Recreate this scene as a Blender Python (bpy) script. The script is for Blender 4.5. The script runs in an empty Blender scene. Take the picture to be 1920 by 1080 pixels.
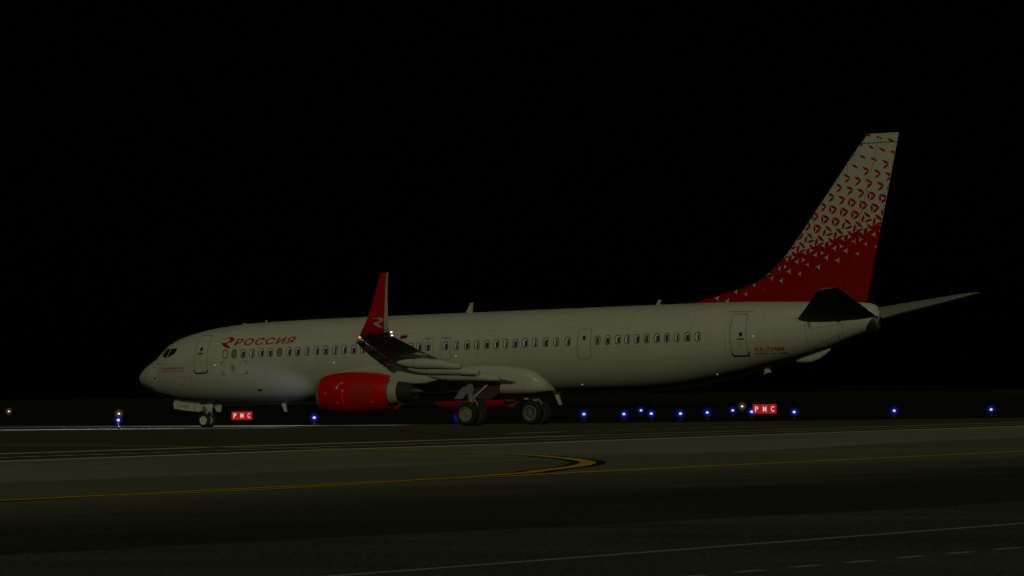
import bpy, bmesh, math, random
from mathutils import Vector, Matrix
from mathutils.geometry import tessellate_polygon
random.seed(7)
SC = bpy.context.scene
COL = SC.collection
R = math.radians
PIVOT = 21.21          # fore-aft station of the main wheels, the airliner's base point
PITCH = 0.01676536     # the airliner sits slightly nose-down

# ------------------------------------------------------------------ smooth interpolation of the fuselage lines
def pchip(xs, ys):
    n=len(xs); h=[xs[i+1]-xs[i] for i in range(n-1)]; d=[(ys[i+1]-ys[i])/h[i] for i in range(n-1)]
    m=[0.0]*n; m[0]=d[0]; m[-1]=d[-1]
    for i in range(1,n-1):
        if d[i-1]*d[i]>0:
            w1=2*h[i]+h[i-1]; w2=h[i]+2*h[i-1]; m[i]=(w1+w2)/(w1/d[i-1]+w2/d[i])
    def f(x):
        if x<=xs[0]: return ys[0]
        if x>=xs[-1]: return ys[-1]
        lo,hi=0,n-1
        while hi-lo>1:
            k=(lo+hi)//2
            if xs[k]<=x: lo=k
            else: hi=k
        t=(x-xs[lo])/h[lo]; t2=t*t; t3=t2*t
        return (2*t3-3*t2+1)*ys[lo]+(t3-2*t2+t)*h[lo]*m[lo]+(-2*t3+3*t2)*ys[lo+1]+(t3-t2)*h[lo]*m[lo+1]
    return f
NOSE=lambda xs:[x+.2*max(0.,1-x/2.6) for x in xs]
TOP=pchip(NOSE([0,.05,.15,.55,.97,1.45,1.85,2.2,2.71,3.49,4.42,5.65,6.57,7.78,9.44,11,13,31.5,34.2,36.4,38.5,40.29,40.58,40.82,40.94]),
          [2.72,2.9,3.04,3.33,3.56,3.78,4.1,4.38,4.62,4.84,5.02,5.17,5.24,5.29,5.32,5.34,5.35,5.35,5.32,5.26,5.18,5.06,5.0,4.86,4.6])
BOT=pchip(NOSE([0,.05,.15,.55,1.01,1.64,2.18,2.95,4.2,6,28.3,29.5,30.8,32.2,33.6,35,36.78,38.41,39.5,40.44,40.8,40.94]),
          [2.72,2.55,2.45,2.22,2.04,1.8,1.65,1.5,1.38,1.34,1.34,1.37,1.46,1.65,1.9,2.2,2.6,3.06,3.46,3.83,4.1,4.45])
WID=pchip(NOSE([0,.05,.15,.55,1,1.5,2,2.7,3.5,4.5,5.5,6.6,30,31.5,33,34.5,36,37.5,39,40,40.6,40.94]),
          [.0,.2,.36,.68,.93,1.12,1.22,1.42,1.6,1.75,1.84,1.88,1.88,1.86,1.78,1.64,1.45,1.19,.85,.58,.36,.1])
ZM=pchip(NOSE([0,.5,1.5,3,5,7,30,33,36,38.5,40.94]),[2.72,2.8,2.98,3.2,3.38,3.47,3.47,3.6,3.95,4.25,4.52])
def surf_y(X,Z):
    zt,zb,w,zm=TOP(X),BOT(X),WID(X),ZM(X)
    t=(Z-zm)/(zt-zm) if Z>=zm else (zm-Z)/(zm-zb)
    return w*math.sqrt(max(0.0,1-t*t))

# ------------------------------------------------------------------ materials
def nodes(name):
    m = bpy.data.materials.new(name); m.use_nodes = True
    nt = m.node_tree; b = nt.nodes['Principled BSDF']
    return m, nt, b

def N(nt, typ, **kw):
    n = nt.nodes.new(typ)
    for k, v in kw.items(): setattr(n, k, v)
    return n

def math_node(nt, op, a, b=None, clamp=False):
    n = nt.nodes.new('ShaderNodeMath'); n.operation = op; n.use_clamp = clamp
    for i, v in enumerate((a, b)):
        if v is None: continue
        if isinstance(v, (int, float)): n.inputs[i].default_value = v
        else: nt.links.new(v, n.inputs[i])
    return n.outputs[0]

def noise(nt, vec, scale, detail=4, rough=.55):
    n = nt.nodes.new('ShaderNodeTexNoise'); n.inputs['Scale'].default_value = scale
    n.inputs['Detail'].default_value = detail; n.inputs['Roughness'].default_value = rough
    nt.links.new(vec, n.inputs['Vector']); return n.outputs['Fac']

def mapping(nt, scale):
    tc = nt.nodes.new('ShaderNodeTexCoord'); mp = nt.nodes.new('ShaderNodeMapping')
    mp.inputs['Scale'].default_value = scale
    nt.links.new(tc.outputs['Object'], mp.inputs['Vector']); return mp.outputs[0]

def mix(nt, fac, a, b):
    n = nt.nodes.new('ShaderNodeMix'); n.data_type = 'RGBA'
    for s, v in ((0, fac), (6, a), (7, b)):
        if isinstance(v, (int, float)): n.inputs[s].default_value = v
        elif isinstance(v, tuple): n.inputs[s].default_value = (*v, 1) if len(v) == 3 else v
        else: nt.links.new(v, n.inputs[s])
    return n.outputs[2]

def ramp01(nt, x, lo, hi):
    n = nt.nodes.new('ShaderNodeMapRange'); n.interpolation_type = 'SMOOTHSTEP'
    n.inputs['From Min'].default_value = lo; n.inputs['From Max'].default_value = hi
    nt.links.new(x, n.inputs['Value']); return n.outputs[0]

def plain(name, col, rough=.5, metal=0., var=.12, scale=3., coat=0.):
    m, nt, b = nodes(name)
    f = noise(nt, mapping(nt, (1, 1, 1)), scale)
    lo = tuple(c * (1 - var) for c in col); hi = tuple(min(1, c * (1 + var)) for c in col)
    nt.links.new(mix(nt, f, lo, hi), b.inputs['Base Color'])
    b.inputs['Roughness'].default_value = rough; b.inputs['Metallic'].default_value = metal
    b.inputs['Coat Weight'].default_value = coat; b.inputs['Coat Roughness'].default_value = .15
    return m

def emitter(name, col, strength):
    m, nt, b = nodes(name)
    b.inputs['Base Color'].default_value = (.02, .02, .02, 1)
    b.inputs['Emission Color'].default_value = (*col, 1); b.inputs['Emission Strength'].default_value = strength
    return m

def skin_paint(name, col, rings=(), laps=(), rough=.34):
    """white aircraft skin: faint rivet-line joints, rain streaks, panel to panel tone changes"""
    m, nt, b = nodes(name)
    tc = nt.nodes.new('ShaderNodeTexCoord'); sp = nt.nodes.new('ShaderNodeSeparateXYZ')
    nt.links.new(tc.outputs['Object'], sp.inputs[0])
    streak = noise(nt, mapping(nt, (2.6, 2.6, .22)), 2.2, 5)
    cloud = noise(nt, mapping(nt, (1, 1, 1)), .5, 3)
    f = math_node(nt, 'ADD', math_node(nt, 'MULTIPLY', streak, .6), math_node(nt, 'MULTIPLY', cloud, .4))
    base = mix(nt, ramp01(nt, f, .34, .62), tuple(c * .93 for c in col), col)
    line = None
    for x, out in [(x - PIVOT, sp.outputs[0]) for x in rings] + [(z, sp.outputs[2]) for z in laps]:
        d = math_node(nt, 'ABSOLUTE', math_node(nt, 'SUBTRACT', out, x))
        l = math_node(nt, 'LESS_THAN', d, .011)
        line = l if line is None else math_node(nt, 'MAXIMUM', line, l)
    if line is not None:
        base = mix(nt, math_node(nt, 'MULTIPLY', line, .26), base, (.06, .06, .05))
    nt.links.new(base, b.inputs['Base Color'])
    nt.links.new(math_node(nt, 'ADD', math_node(nt, 'MULTIPLY', cloud, .12), rough - .06), b.inputs['Roughness'])
    b.inputs['Specular IOR Level'].default_value = .35
    return m

WHITE = (.66, .66, .63)
M = {}
M['skin'] = skin_paint('white_fuselage_paint', WHITE, (2.15, 4.35, 6.0, 8.9, 12.0, 15.2, 18.0, 20.9, 22.55, 25.5, 29.0, 32.25, 35.75, 38.0, 39.9), (4.42, 3.42, 2.78))
M['white'] = skin_paint('white_wing_paint', (.62, .62, .59))
M['fairing'] = skin_paint('white_fairing_paint', (.63, .63, .6), (14.6, 16.4, 18.2, 20.1, 21.6, 22.85, 23.45), (1.62,))
M['grey'] = plain('grey_wing_paint', (.36, .37, .37), .4)
M['lightgrey'] = plain('light_grey_trim', (.5, .5, .48), .45)
M['darkgrey'] = plain('dark_grey_seal', (.055, .055, .05), .6)
M['black'] = plain('black_marking', (.012, .012, .012), .6)
M['seam'] = plain('door_seam', (.2, .2, .17), .6)
M['red'] = plain('cowl_red', (.78, .004, .006), .38, 0, .06, 1.2, .3)
M['crimson'] = plain('letter_crimson', (.42, .004, .01), .45, 0, .05)
M['roundel'] = plain('faded_brown_red', (.52, .022, .008), .5, 0, .08)
M['winglet'] = plain('winglet_red', (.62, .005, .008), .4, 0, .05)
M['metal'] = plain('bare_metal', (.5, .5, .5), .32, .9, .15)
M['burnt'] = plain('burnt_nozzle_metal', (.09, .085, .08), .45, .7, .25, 6)
M['core'] = plain('core_cowl_metal', (.55, .54, .48), .45, .2, .1)
M['tyre'] = plain('tyre_rubber', (.018, .018, .017), .75, 0, .3, 9)
M['rim'] = plain('wheel_hub', (.34, .34, .3), .45, .3, .15, 8)
M['strut'] = plain('gear_grey', (.3, .3, .28), .4, .2, .15, 8)
M['bay'] = plain('wheel_well', (.05, .05, .045), .7)
M['glass'] = plain('cockpit_glass', (.008, .009, .011), .08, 0, .1)
M['pane'] = plain('cabin_glass', (.03, .075, .15), .12, 0, .35, 5)
M['pane_dark'] = plain('cabin_glass_dark', (.012, .014, .018), .12, 0, .3, 5)
M['reveal'] = plain('window_reveal', (.85, .86, .86), .5, 0, .1)
M['blind'] = plain('grey_blind', (.25, .245, .25), .6, 0, .05)
M['flagblue'] = plain('flag_blue', (.02, .03, .06), .5)
M['nav'] = emitter('nav_lamp_orange', (1, .22, .05), 1.6)
M['strobe'] = emitter('strobe_lamp_white', (.9, 1, .95), 2.2)
M['landing'] = emitter('landing_lamp_glass', (.9, .92, 1), 3.)

def fin_material():
    m, nt, b = nodes('tail_fin_paint')
    tc = nt.nodes.new('ShaderNodeTexCoord'); sp = nt.nodes.new('ShaderNodeSeparateXYZ')
    nt.links.new(tc.outputs['Object'], sp.inputs[0])
    ax, az, k = FIN_S
    v = math_node(nt, 'ADD', math_node(nt, 'MULTIPLY', sp.outputs[0], ax), math_node(nt, 'MULTIPLY', sp.outputs[2], az))
    v = math_node(nt, 'ADD', v, k)
    cl = noise(nt, mapping(nt, (1, 1, .3)), 1.4)
    wh = mix(nt, cl, (.54, .54, .51), (.66, .66, .62)); rd = mix(nt, cl, (.36, .003, .008), (.43, .004, .01))
    nt.links.new(mix(nt, math_node(nt, 'GREATER_THAN', v, 12.55), wh, rd), b.inputs['Base Color'])
    b.inputs['Roughness'].default_value = .36
    return m

# ------------------------------------------------------------------ mesh helpers (airliner frame: x aft of the nose, y to starboard, z up)
def mk(name, V, F, mat, parent=None, smooth=True, mi=None, sharp=None):
    me = bpy.data.meshes.new(name)
    off = PIVOT if parent is not None and getattr(parent, 'name', '') in LOCAL else 0
    me.from_pydata([(x - off, y, z) for x, y, z in V], [], F)
    mats = mat if isinstance(mat, (list, tuple)) else [mat]
    for q in mats: me.materials.append(q)
    if mi:
        for p, i in zip(me.polygons, mi): p.material_index = i
    bm = bmesh.new(); bm.from_mesh(me)
    bmesh.ops.remove_doubles(bm, verts=bm.verts, dist=1e-5)
    bmesh.ops.recalc_face_normals(bm, faces=bm.faces)
    for f in bm.faces: f.smooth = smooth
    if smooth:
        lim = R(sharp or 38)
        for e in bm.edges:
            if len(e.link_faces) == 2 and e.calc_face_angle(0) > lim: e.smooth = False
    bm.to_mesh(me); bm.free()
    o = bpy.data.objects.new(name, me); COL.objects.link(o)
    if parent is not None:
        o.parent = parent
        if parent.name in LOCAL: LOCAL.add(o.name)
    return o
LOCAL = set()

def grid(P, close_u=False, close_v=False):
    """P[i][j] -> verts, quads"""
    nu, nv = len(P), len(P[0]); V = [p for r in P for p in r]; F = []
    for i in range(nu if close_u else nu - 1):
        for j in range(nv if close_v else nv - 1):
            a = i * nv + j; b = i * nv + (j + 1) % nv
            c = ((i + 1) % nu) * nv + (j + 1) % nv; d = ((i + 1) % nu) * nv + j
            F.append((a, b, c, d))
    return V, F

def join(*parts):
    V, F = [], []
    for v, f in parts:
        o = len(V); V += list(v); F += [tuple(i + o for i in q) for q in f]
    return V, F

def caps(V, F, nu, nv):
    F = list(F); F.append(tuple(range(nv - 1, -1, -1))); F.append(tuple((nu - 1) * nv + j for j in range(nv))); return V, F

def tube(p, q, r, r2=None, n=14):
    p, q = Vector(p), Vector(q); d = (q - p).normalized()
    a = d.orthogonal().normalized(); b = d.cross(a); r2 = r if r2 is None else r2
    P = [[tuple(c + rr * (math.cos(t) * a + math.sin(t) * b)) for t in [2 * math.pi * k / n for k in range(n)]] for c, rr in ((p, r), (q, r2))]
    V, F = grid(P, close_v=True); return caps(V, F, 2, n)

def box(x0, x1, y0, y1, z0, z1):
    V = [(x, y, z) for x in (x0, x1) for y in (y0, y1) for z in (z0, z1)]
    return V, [(0, 1, 3, 2), (4, 6, 7, 5), (0, 4, 5, 1), (2, 3, 7, 6), (0, 2, 6, 4), (1, 5, 7, 3)]

def prism(poly, y0, y1):
    n = len(poly); V = [(x, y0, z) for x, z in poly] + [(x, y1, z) for x, z in poly]
    F = [tuple(range(n)), tuple(range(2 * n - 1, n - 1, -1))] + [(i, (i + 1) % n, n + (i + 1) % n, n + i) for i in range(n)]
    return V, F

def lathe_x(prof, yc, zc, n=56, squash=1.):
    """revolve (x, r) about a fore-aft axis"""
    P = []
    for x, r in prof:
        row = []
        for k in range(n):
            t = 2 * math.pi * k / n; z = math.sin(t) * r
            row.append((x, yc + math.cos(t) * r, zc + (z * squash if z < 0 else z)))
        P.append(row)
    return grid(P, close_v=True)

def lathe_y(prof, xc, zc, n=40):
    P = [[(xc + r * math.cos(2 * math.pi * k / n), y, zc + r * math.sin(2 * math.pi * k / n)) for k in range(n)] for y, r in prof]
    return grid(P, close_v=True)

# ------------------------------------------------------------------ markings that lie on the port side of the fuselage
def on_skin(X, Z, off=.006):
    y = surf_y(X, Z); e = .02
    dx = (surf_y(X + e, Z) - surf_y(X - e, Z)) / (2 * e); dz = (surf_y(X, Z + e) - surf_y(X, Z - e)) / (2 * e)
    n = Vector((-dx, 1, -dz)).normalized()          # outward for +y
    return (X + n.x * off, -(y + n.y * off), Z + n.z * off)

def cut_poly(polys, sx=.3, sz=.09):
    """triangulate flat polygons in (x, z) and slice them finely enough to follow the skin"""
    bm = bmesh.new()
    for poly in polys:
        vs = [bm.verts.new((x, 0, z)) for x, z in poly]
        for t in tessellate_polygon([[Vector((x, z, 0)) for x, z in poly]]):
            try: bm.faces.new([vs[i] for i in t])
            except ValueError: pass
    slice_bm(bm, sx, sz)
    V = [tuple(v.co) for v in bm.verts]; bm.verts.index_update()
    F = [tuple(v.index for v in f.verts) for f in bm.faces]; bm.free(); return V, F

def slice_bm(bm, sx, sz):
    xs = [v.co.x for v in bm.verts]; zs = [v.co.z for v in bm.verts]
    for ax, lo, hi, st in ((0, min(xs), max(xs), sx), (2, min(zs), max(zs), sz)):
        k = math.ceil(lo / st) * st
        while k < hi:
            co = [0, 0, 0]; no = [0, 0, 0]; co[ax] = k; no[ax] = 1
            bmesh.ops.bisect_plane(bm, geom=bm.verts[:] + bm.edges[:] + bm.faces[:], plane_co=co, plane_no=no)
            k += st

def decal(name, polys, mat, parent, off=.006, sx=.3, sz=.09):
    V, F = cut_poly(polys, sx, sz)
    o = mk(name, [on_skin(x, z, off) for x, _, z in V], F, mat, parent)
    return o

def rr(xc, zc, w, h, r, n=5, lean=0.):
    P = []
    for cx, cz, a0 in ((w / 2 - r, h / 2 - r, 0), (-w / 2 + r, h / 2 - r, 90), (-w / 2 + r, -h / 2 + r, 180), (w / 2 - r, -h / 2 + r, 270)):
        for k in range(n + 1):
            t = R(a0 + 90 * k / n); P.append((xc + cx + r * math.cos(t) + lean * (cz + r * math.sin(t)), zc + cz + r * math.sin(t)))
    return P

def ring_polys(outer, inner):
    n = len(outer); return [[outer[i], outer[(i + 1) % n], inner[(i + 1) % n], inner[i]] for i in range(n)]

def bar_polys(pts, w):
    out = []
    for (x0, z0), (x1, z1) in zip(pts, pts[1:]):
        l = math.hypot(x1 - x0, z1 - z0) or 1; nx, nz = -(z1 - z0) / l * w / 2, (x1 - x0) / l * w / 2
        ex, ez = (x1 - x0) / l * w / 2, (z1 - z0) / l * w / 2
        out.append([(x0 - ex + nx, z0 - ez + nz), (x1 + ex + nx, z1 + ez + nz), (x1 + ex - nx, z1 + ez - nz), (x0 - ex - nx, z0 - ez - nz)])
    return out

def glyph_mesh(txt, shear=0., offset=0., space=1.):
    cu = bpy.data.curves.new('lettering', 'FONT'); cu.body = txt; cu.size = 1; cu.shear = shear; cu.offset = offset
    cu.resolution_u = 3; cu.space_character = space
    ob = bpy.data.objects.new('lettering', cu); COL.objects.link(ob)
    dg = bpy.context.evaluated_depsgraph_get(); dg.update()
    me = bpy.data.meshes.new_from_object(ob.evaluated_get(dg))
    bm = bmesh.new(); bm.from_mesh(me)
    bpy.data.objects.remove(ob); bpy.data.curves.remove(cu); bpy.data.meshes.remove(me)
    bmesh.ops.remove_doubles(bm, verts=bm.verts, dist=1e-5)
    xs = [v.co.x for v in bm.verts]; ys = [v.co.y for v in bm.verts]
    x0, x1, y0, y1 = min(xs), max(xs), min(ys), max(ys)
    for v in bm.verts: v.co = ((v.co.x - x0) / (x1 - x0), 0, (v.co.y - y0) / (y1 - y0))
    return bm

def skin_text(name, txt, x0, x1, z0, z1, mat, parent, shear=0., weight=0., tilt=0., sz=.05, space=1.):
    bm = glyph_mesh(txt, shear, weight, space)
    for v in bm.verts: v.co = (x0 + v.co.x * (x1 - x0), 0, z0 + v.co.z * (z1 - z0) + tilt * v.co.x)
    bmesh.ops.triangulate(bm, faces=bm.faces); slice_bm(bm, .3, sz); bm.verts.index_update()
    V = [on_skin(v.co.x, v.co.z, .007) for v in bm.verts]; F = [tuple(v.index for v in f.verts) for f in bm.faces]; bm.free()
    return mk(name, V, F, mat, parent)

def tag(o, label=None, cat=None, group=None, kind=None):
    if label: o['label'] = label
    if cat: o['category'] = cat
    if group: o['group'] = group
    if kind: o['kind'] = kind
    return o


def lathe_z(prof, n=20):
    P = [[(r * math.cos(2 * math.pi * k / n), r * math.sin(2 * math.pi * k / n), z) for k in range(n)] for z, r in prof]
    return grid(P, close_v=True)
def lathe_beacon():
    P = [[(20.0 + r * math.cos(2 * math.pi * k / 16), r * math.sin(2 * math.pi * k / 16), z) for k in range(16)] for z, r in ((1.22, .1), (1.13, .09), (1.08, .05), (1.07, .001))]
    return grid(P, close_v=True)
def GZ(x, y): return -.012
def globe_mat(name, col, strength):  # material of the added glow halo, not of a glass globe
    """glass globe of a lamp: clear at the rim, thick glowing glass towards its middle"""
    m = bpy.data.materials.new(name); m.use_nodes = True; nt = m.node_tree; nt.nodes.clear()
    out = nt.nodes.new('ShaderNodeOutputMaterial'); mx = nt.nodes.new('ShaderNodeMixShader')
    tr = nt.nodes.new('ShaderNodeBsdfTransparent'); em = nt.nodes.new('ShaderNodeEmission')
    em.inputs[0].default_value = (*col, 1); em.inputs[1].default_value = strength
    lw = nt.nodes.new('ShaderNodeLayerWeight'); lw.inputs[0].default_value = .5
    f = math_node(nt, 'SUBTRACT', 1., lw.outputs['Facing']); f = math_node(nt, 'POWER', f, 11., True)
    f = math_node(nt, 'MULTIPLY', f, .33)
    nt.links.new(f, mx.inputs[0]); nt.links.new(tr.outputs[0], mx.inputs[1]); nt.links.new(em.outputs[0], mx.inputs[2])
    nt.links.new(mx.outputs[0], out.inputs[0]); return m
def dull(m, v):
    m.node_tree.nodes['Principled BSDF'].inputs['Specular IOR Level'].default_value = v; return m
M['lip'] = plain('inlet_lip_metal', (.33, .33, .3), .4, .3)
M['lamp_dim'] = emitter('marker_lamp_glass', (.8, .82, .75), .35)
M['finred'] = plain('pattern_red', (.42, .004, .008), .36, 0, .12, 1.4)
M['finwhite'] = plain('pattern_white', (.62, .62, .58), .36, 0, .08, 1.4)
M['stab'] = dull(plain('stabiliser_grey', (.34, .34, .32), .6, 0, .08), .1); dull(M['grey'], .15)
M['noserim'] = plain('nose_wheel_hub', (.75, .75, .72), .45, 0, .15, 8)  # coloured brighter than the main hubs to paint in lamp light
M['doorred'] = plain('faded_red_number', (.32, .1, .08), .6)
M['lampbody'] = plain('lamp_body', (.04, .04, .04), .6)
M['bulb_blue'] = emitter('blue_bulb', (.42, .47, 1.), 2.2)
M['bulb_white'] = emitter('white_bulb', (1., .86, .7), 1.7)
M['globe_blue'] = globe_mat('blue_globe', (.03, .05, .75), .5)  # glow added around the blue bulbs
M['globe_white'] = globe_mat('white_globe', (.6, .36, .2), .25)  # glow added around the white bulbs

# ================================================================== the airliner
jet = bpy.data.objects.new('airliner', None); COL.objects.link(jet)
jet.location = (PIVOT, 0, 0); jet.rotation_euler = (0, -PITCH, 0)
tag(jet, 'white passenger jet with red engines and a red patterned tail fin', 'airplane')
LOCAL.add('airliner')

# ---- fuselage
st = [.0015, .01, .03, .06, .1, .15, .2, .28, .36, .45, .55, .66, .78, .9, 1.05, 1.2, 1.35, 1.5, 1.65, 1.8, 1.95, 2.1, 2.25, 2.4, 2.55, 2.71, 2.9, 3.1, 3.3, 3.5]
x = 3.8
while x < 28: st.append(x); x += .35 if x < 7 else 1.1
x = 28.
while x < 40.2: st.append(x); x += .4
st += [40.3, 40.45, 40.58, 40.68, 40.76, 40.82, 40.87, 40.91, 40.935]
def section(X, n=72):
    zt, zb, w, zm = TOP(X), BOT(X), WID(X), ZM(X); row = []
    for k in range(n):
        t = 2 * math.pi * k / n; s = math.sin(t)
        row.append((X, math.cos(t) * w, zm + s * ((zt - zm) if s > 0 else (zm - zb))))
    return row
st = NOSE(st)
P = [section(X) for X in st]
V, F = grid(P, close_v=True); V, F = caps(V, F, len(P), 72)
fuselage = mk('fuselage', V, F, M['skin'], jet)

# ---- cabin windows
WX = [6.6, 7.12, 7.65, 8.18, 8.71, 9.23, 9.77, 10.31, 10.83, 11.36, 11.91, 12.43, 12.97, 13.49, 14.03, 14.55, 15.09, 15.62, 16.16, 16.7, 17.24, 17.7, 18.2, 19.17, 19.79, 20.37, 20.91, 21.45, 21.97, 22.49, 23.0, 23.53, 24.07, 24.65, 25.21, 25.83, 27.42, 27.95, 28.49, 28.99, 29.49, 30.01, 30.54, 31.06, 31.58, 32.11, 32.63]
WZ = 3.775
KINDS = 'OGTDSTGSTDSTDSTDTSTDTSTSDTDTSDTSDTDSNTSDSNSNDTDTN'
def cabin_window(X, kind):
    o = rr(X, WZ, .305, .435, .13); i = rr(X, WZ, .23, .36, .1)
    w = decal('cabin_window', ring_polys(o, i), M['black'], jet, .008, 9, .06)
    if kind == 'O':
        return w
    back = {'G': 'blind'}.get(kind, 'reveal')
    decal('window_blind' if kind == 'G' else 'window_reveal', [i], M[back], w, .004, 9, .06)
    g = {'T': (.015, -.03, .165, .26), 'S': (.042, -.02, .13, .27), 'D': (.03, -.01, .1, .3), 'N': (.0, -.01, .15, .29)}.get(kind)
    if g:
        decal('pane', [rr(X + g[0], WZ + g[1], g[2], g[3], .025, 2)], M['pane' if kind in 'TS' else 'pane_dark'], w, .0075, 9, .06)
        if kind in 'DN':
            decal('blind_edge', bar_polys([(X + .005, WZ - .12), (X + .015, WZ + .1)], .03), M['blind'], w, .0095, 9, .06)
    return w
for X, k in zip(WX, KINDS): cabin_window(X, k)
plug = decal('window_plug', ring_polys(rr(33.21, 3.76, .26, .38, .11), rr(33.21, 3.76, .235, .355, .1)), M['seam'], jet, .006, 9, .06)

# ---- cockpit glazing (port and its mirror)
def both(name, poly, mat, parent, off):
    for s in (1, -1):
        V, F = cut_poly([poly], .12, .06)
        W = [on_skin(x, z, off) for x, _, z in V]
        mk(name, [(x, s * y, z) for x, y, z in W], F, mat, parent)
for pn in ([(2.30, 3.81), (2.45, 4.1), (2.53, 4.14), (2.84, 4.14), (2.71, 3.70), (2.62, 3.70)], [(2.775, 3.71), (2.895, 4.14), (3.31, 4.17), (3.345, 4.1), (3.33, 3.98), (3.22, 3.87)]):
    both('cockpit_window', pn, M['glass'], jet, .006)
V, F = [], []
ws = []
for a, b in (((2.26, 3.8), (2.41, 4.1)),):
    for s in (-1, 1):
        p0 = on_skin(*a); p1 = on_skin(*b)
        q1 = (2.12, 0, TOP(2.12) + .012); q0 = (1.84, 0, TOP(1.84) + .012)
        quad = [[Vector(p0).lerp(Vector(q0), t) for t in (0, .25, .5, .75, .97)], [Vector(p1).lerp(Vector(q1), t) for t in (0, .25, .5, .75, .97)]]
        rows = []
        for r_ in quad:
            row = []
            for v in r_:
                xx = v.x; w_, zt, zm = WID(xx), TOP(xx), ZM(xx)
                yy = min(abs(v.y), w_ * .98); zz = zm + (zt - zm) * math.sqrt(max(0, 1 - (yy / w_) ** 2)) + .012
                row.append((xx, s * yy, zz))
            rows.append(row)
        Vv, Ff = grid(rows); mk('cockpit_windscreen', Vv, Ff, M['glass'], jet)

# ---- doors
def door(X0, X1, Z0, Z1, porthole=None, handle=None, sill=False, lean=0., hinge=None):
    xc, zc, w, h = (X0 + X1) / 2, (Z0 + Z1) / 2, X1 - X0, Z1 - Z0
    o = rr(xc, zc, w, h, .13); i = rr(xc, zc, w - .06, h - .06, .105)
    d = decal('cabin_door', ring_polys(o, i), M['seam'], jet, .006, 9, .08)
    decal('door_panel', [i], M['skin'], d, .0045, .3, .08)
    if porthole:
        decal('porthole', [rr(porthole[0], porthole[1], .17, .2, .083)], M['black'], d, .0085, 9, .06)
    if handle:
        decal('handle', [rr(handle[0], handle[1], .36, .09, .04)], M['seam'], d, .008, 9, .06)
        decal('handle', bar_polys([(handle[0] - .16, handle[1]), (handle[0] + .16, handle[1] + .005)], .03), M['darkgrey'], d, .0105, 9, .06)
        decal('placard', [rr(handle[0] - .06, handle[1] - .28, .13, .2, .01, 1)], M['lightgrey'], d, .0075, 9, .06)
    if sill:
        decal('door_sill', bar_polys([(X0 - .02, Z0 + .1), (X0 + .06, Z0 - .02), (X1 - .08, Z0 - .02), (X1 + .02, Z0 + .1)], .065), M['black'], d, .012, .3, .06)
    if hinge:
        decal('hinge_panel', ring_polys(rr(hinge, zc - .1, .24, 1.35, .1), rr(hinge, zc - .1, .21, 1.32, .09)), M['seam'], d, .005, 9, .08)
    return d
door(4.68, 5.5, 2.92, 4.75, (5.08, 4.06), (5.04, 3.84), True)
door(26.33, 27.06, 2.94, 4.33, (26.7, 3.91))
door(34.22, 35.0, 2.86, 4.73, (34.73, 3.81), (34.72, 3.6), True, hinge=34.06)
for a, b in ((17.9, 18.5), (18.88, 19.46)):
    e = decal('overwing_exit', ring_polys(rr((a + b) / 2, 3.68, b - a, 1.06, .1), rr((a + b) / 2, 3.68, b - a - .05, 1.01, .08)), M['seam'], jet, .0055, 9, .08)
    decal('handle', bar_polys([((a + b) / 2 - .14, 4.13), ((a + b) / 2 + .12, 4.13)], .045), M['seam'], e, .0065, 9, .06)
decal('vent_strip', bar_polys([(33.99, 4.85), (35.16, 4.82)], .03), M['seam'], jet, .006, .3, .05)

# ---- titles and small markings
skin_text('airline_title', 'РОССИЯ', 7.02, 10.6, 4.165, 4.5, M['crimson'], jet, 0.22, .022, .0, space=1.14)
def emblem_poly():
    P = [(118, 214), (245, 198), (275, 190), (305, 178), (300, 192), (340, 200), (360, 216), (368, 240), (362, 262), (345, 282), (318, 298), (268, 308), (274, 330), (295, 368), (330, 411), (272, 408), (228, 385), (195, 348), (168, 300), (225, 298), (262, 285), (290, 268), (303, 245), (294, 224), (264, 213), (200, 216)]
    return [((x - 118) / 212, (411 - z) / 233) for x, z in P]
decal('bird_emblem', [[(6.02 + u * .8 + (.06 if v < .3 else 0), 4.05 + v * .57) for u, v in emblem_poly()]], M['crimson'], jet, .007, .3, .05)
skin_text('name_lettering', 'ЖИРИНОВСКИЙ', 2.42, 4.03, 3.135, 3.275, M['crimson'], jet, .0, .03, -.01)
skin_text('name_lettering', 'Владимир Вольфович', 2.42, 4.03, 2.995, 3.095, M['crimson'], jet, .0, .02, -.01)
skin_text('registration_lettering', 'RA-73484', 35.32, 36.64, 3.02, 3.21, M['crimson'], jet, .0, .02, sz=.12)
skin_text('type_lettering', 'BOEING 737-900ER', 35.2, 36.74, 2.885, 2.945, M['black'], jet, .3, .05)
fl = decal('national_flag', [[(16.6, 4.345), (16.62, 4.42), (17.02, 4.42), (16.99, 4.345)]], M['lightgrey'], jet, .007)
decal('flag_stripe', [[(16.57, 4.265), (16.6, 4.345), (16.99, 4.345), (16.96, 4.265)]], M['flagblue'], fl, .007)
decal('flag_stripe', [[(16.54, 4.185), (16.57, 4.265), (16.96, 4.265), (16.93, 4.185)]], M['crimson'], fl, .007)
cor = []
for X, Z, sx, sz in ((6.38, 3.41, 1, -1), (7.84, 3.41, -1, -1), (6.38, 2.83, 1, 1), (7.84, 2.82, -1, 1)):
    cor += bar_polys([(X, Z + sz * .13), (X, Z), (X + sx * .17, Z)], .035)
decal('corner_marking', cor, M['crimson'], jet, .007, .3, .06)
cor = []
for X, Z, sx, sz in ((1.5, 3.46, 1, -1), (2.14, 3.47, -1, -1), (1.56, 2.56, 1, 1), (2.16, 2.57, -1, 1)):
    cor += bar_polys([(X, Z + sz * .08), (X, Z), (X + sx * .12, Z)], .03)
decal('corner_marking', cor, M['black'], jet, .007, .1, .06)
decal('probe_port', [rr(1.87, 3.27, .09, .07, .03)], M['black'], jet, .008, .1, .05)
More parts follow.
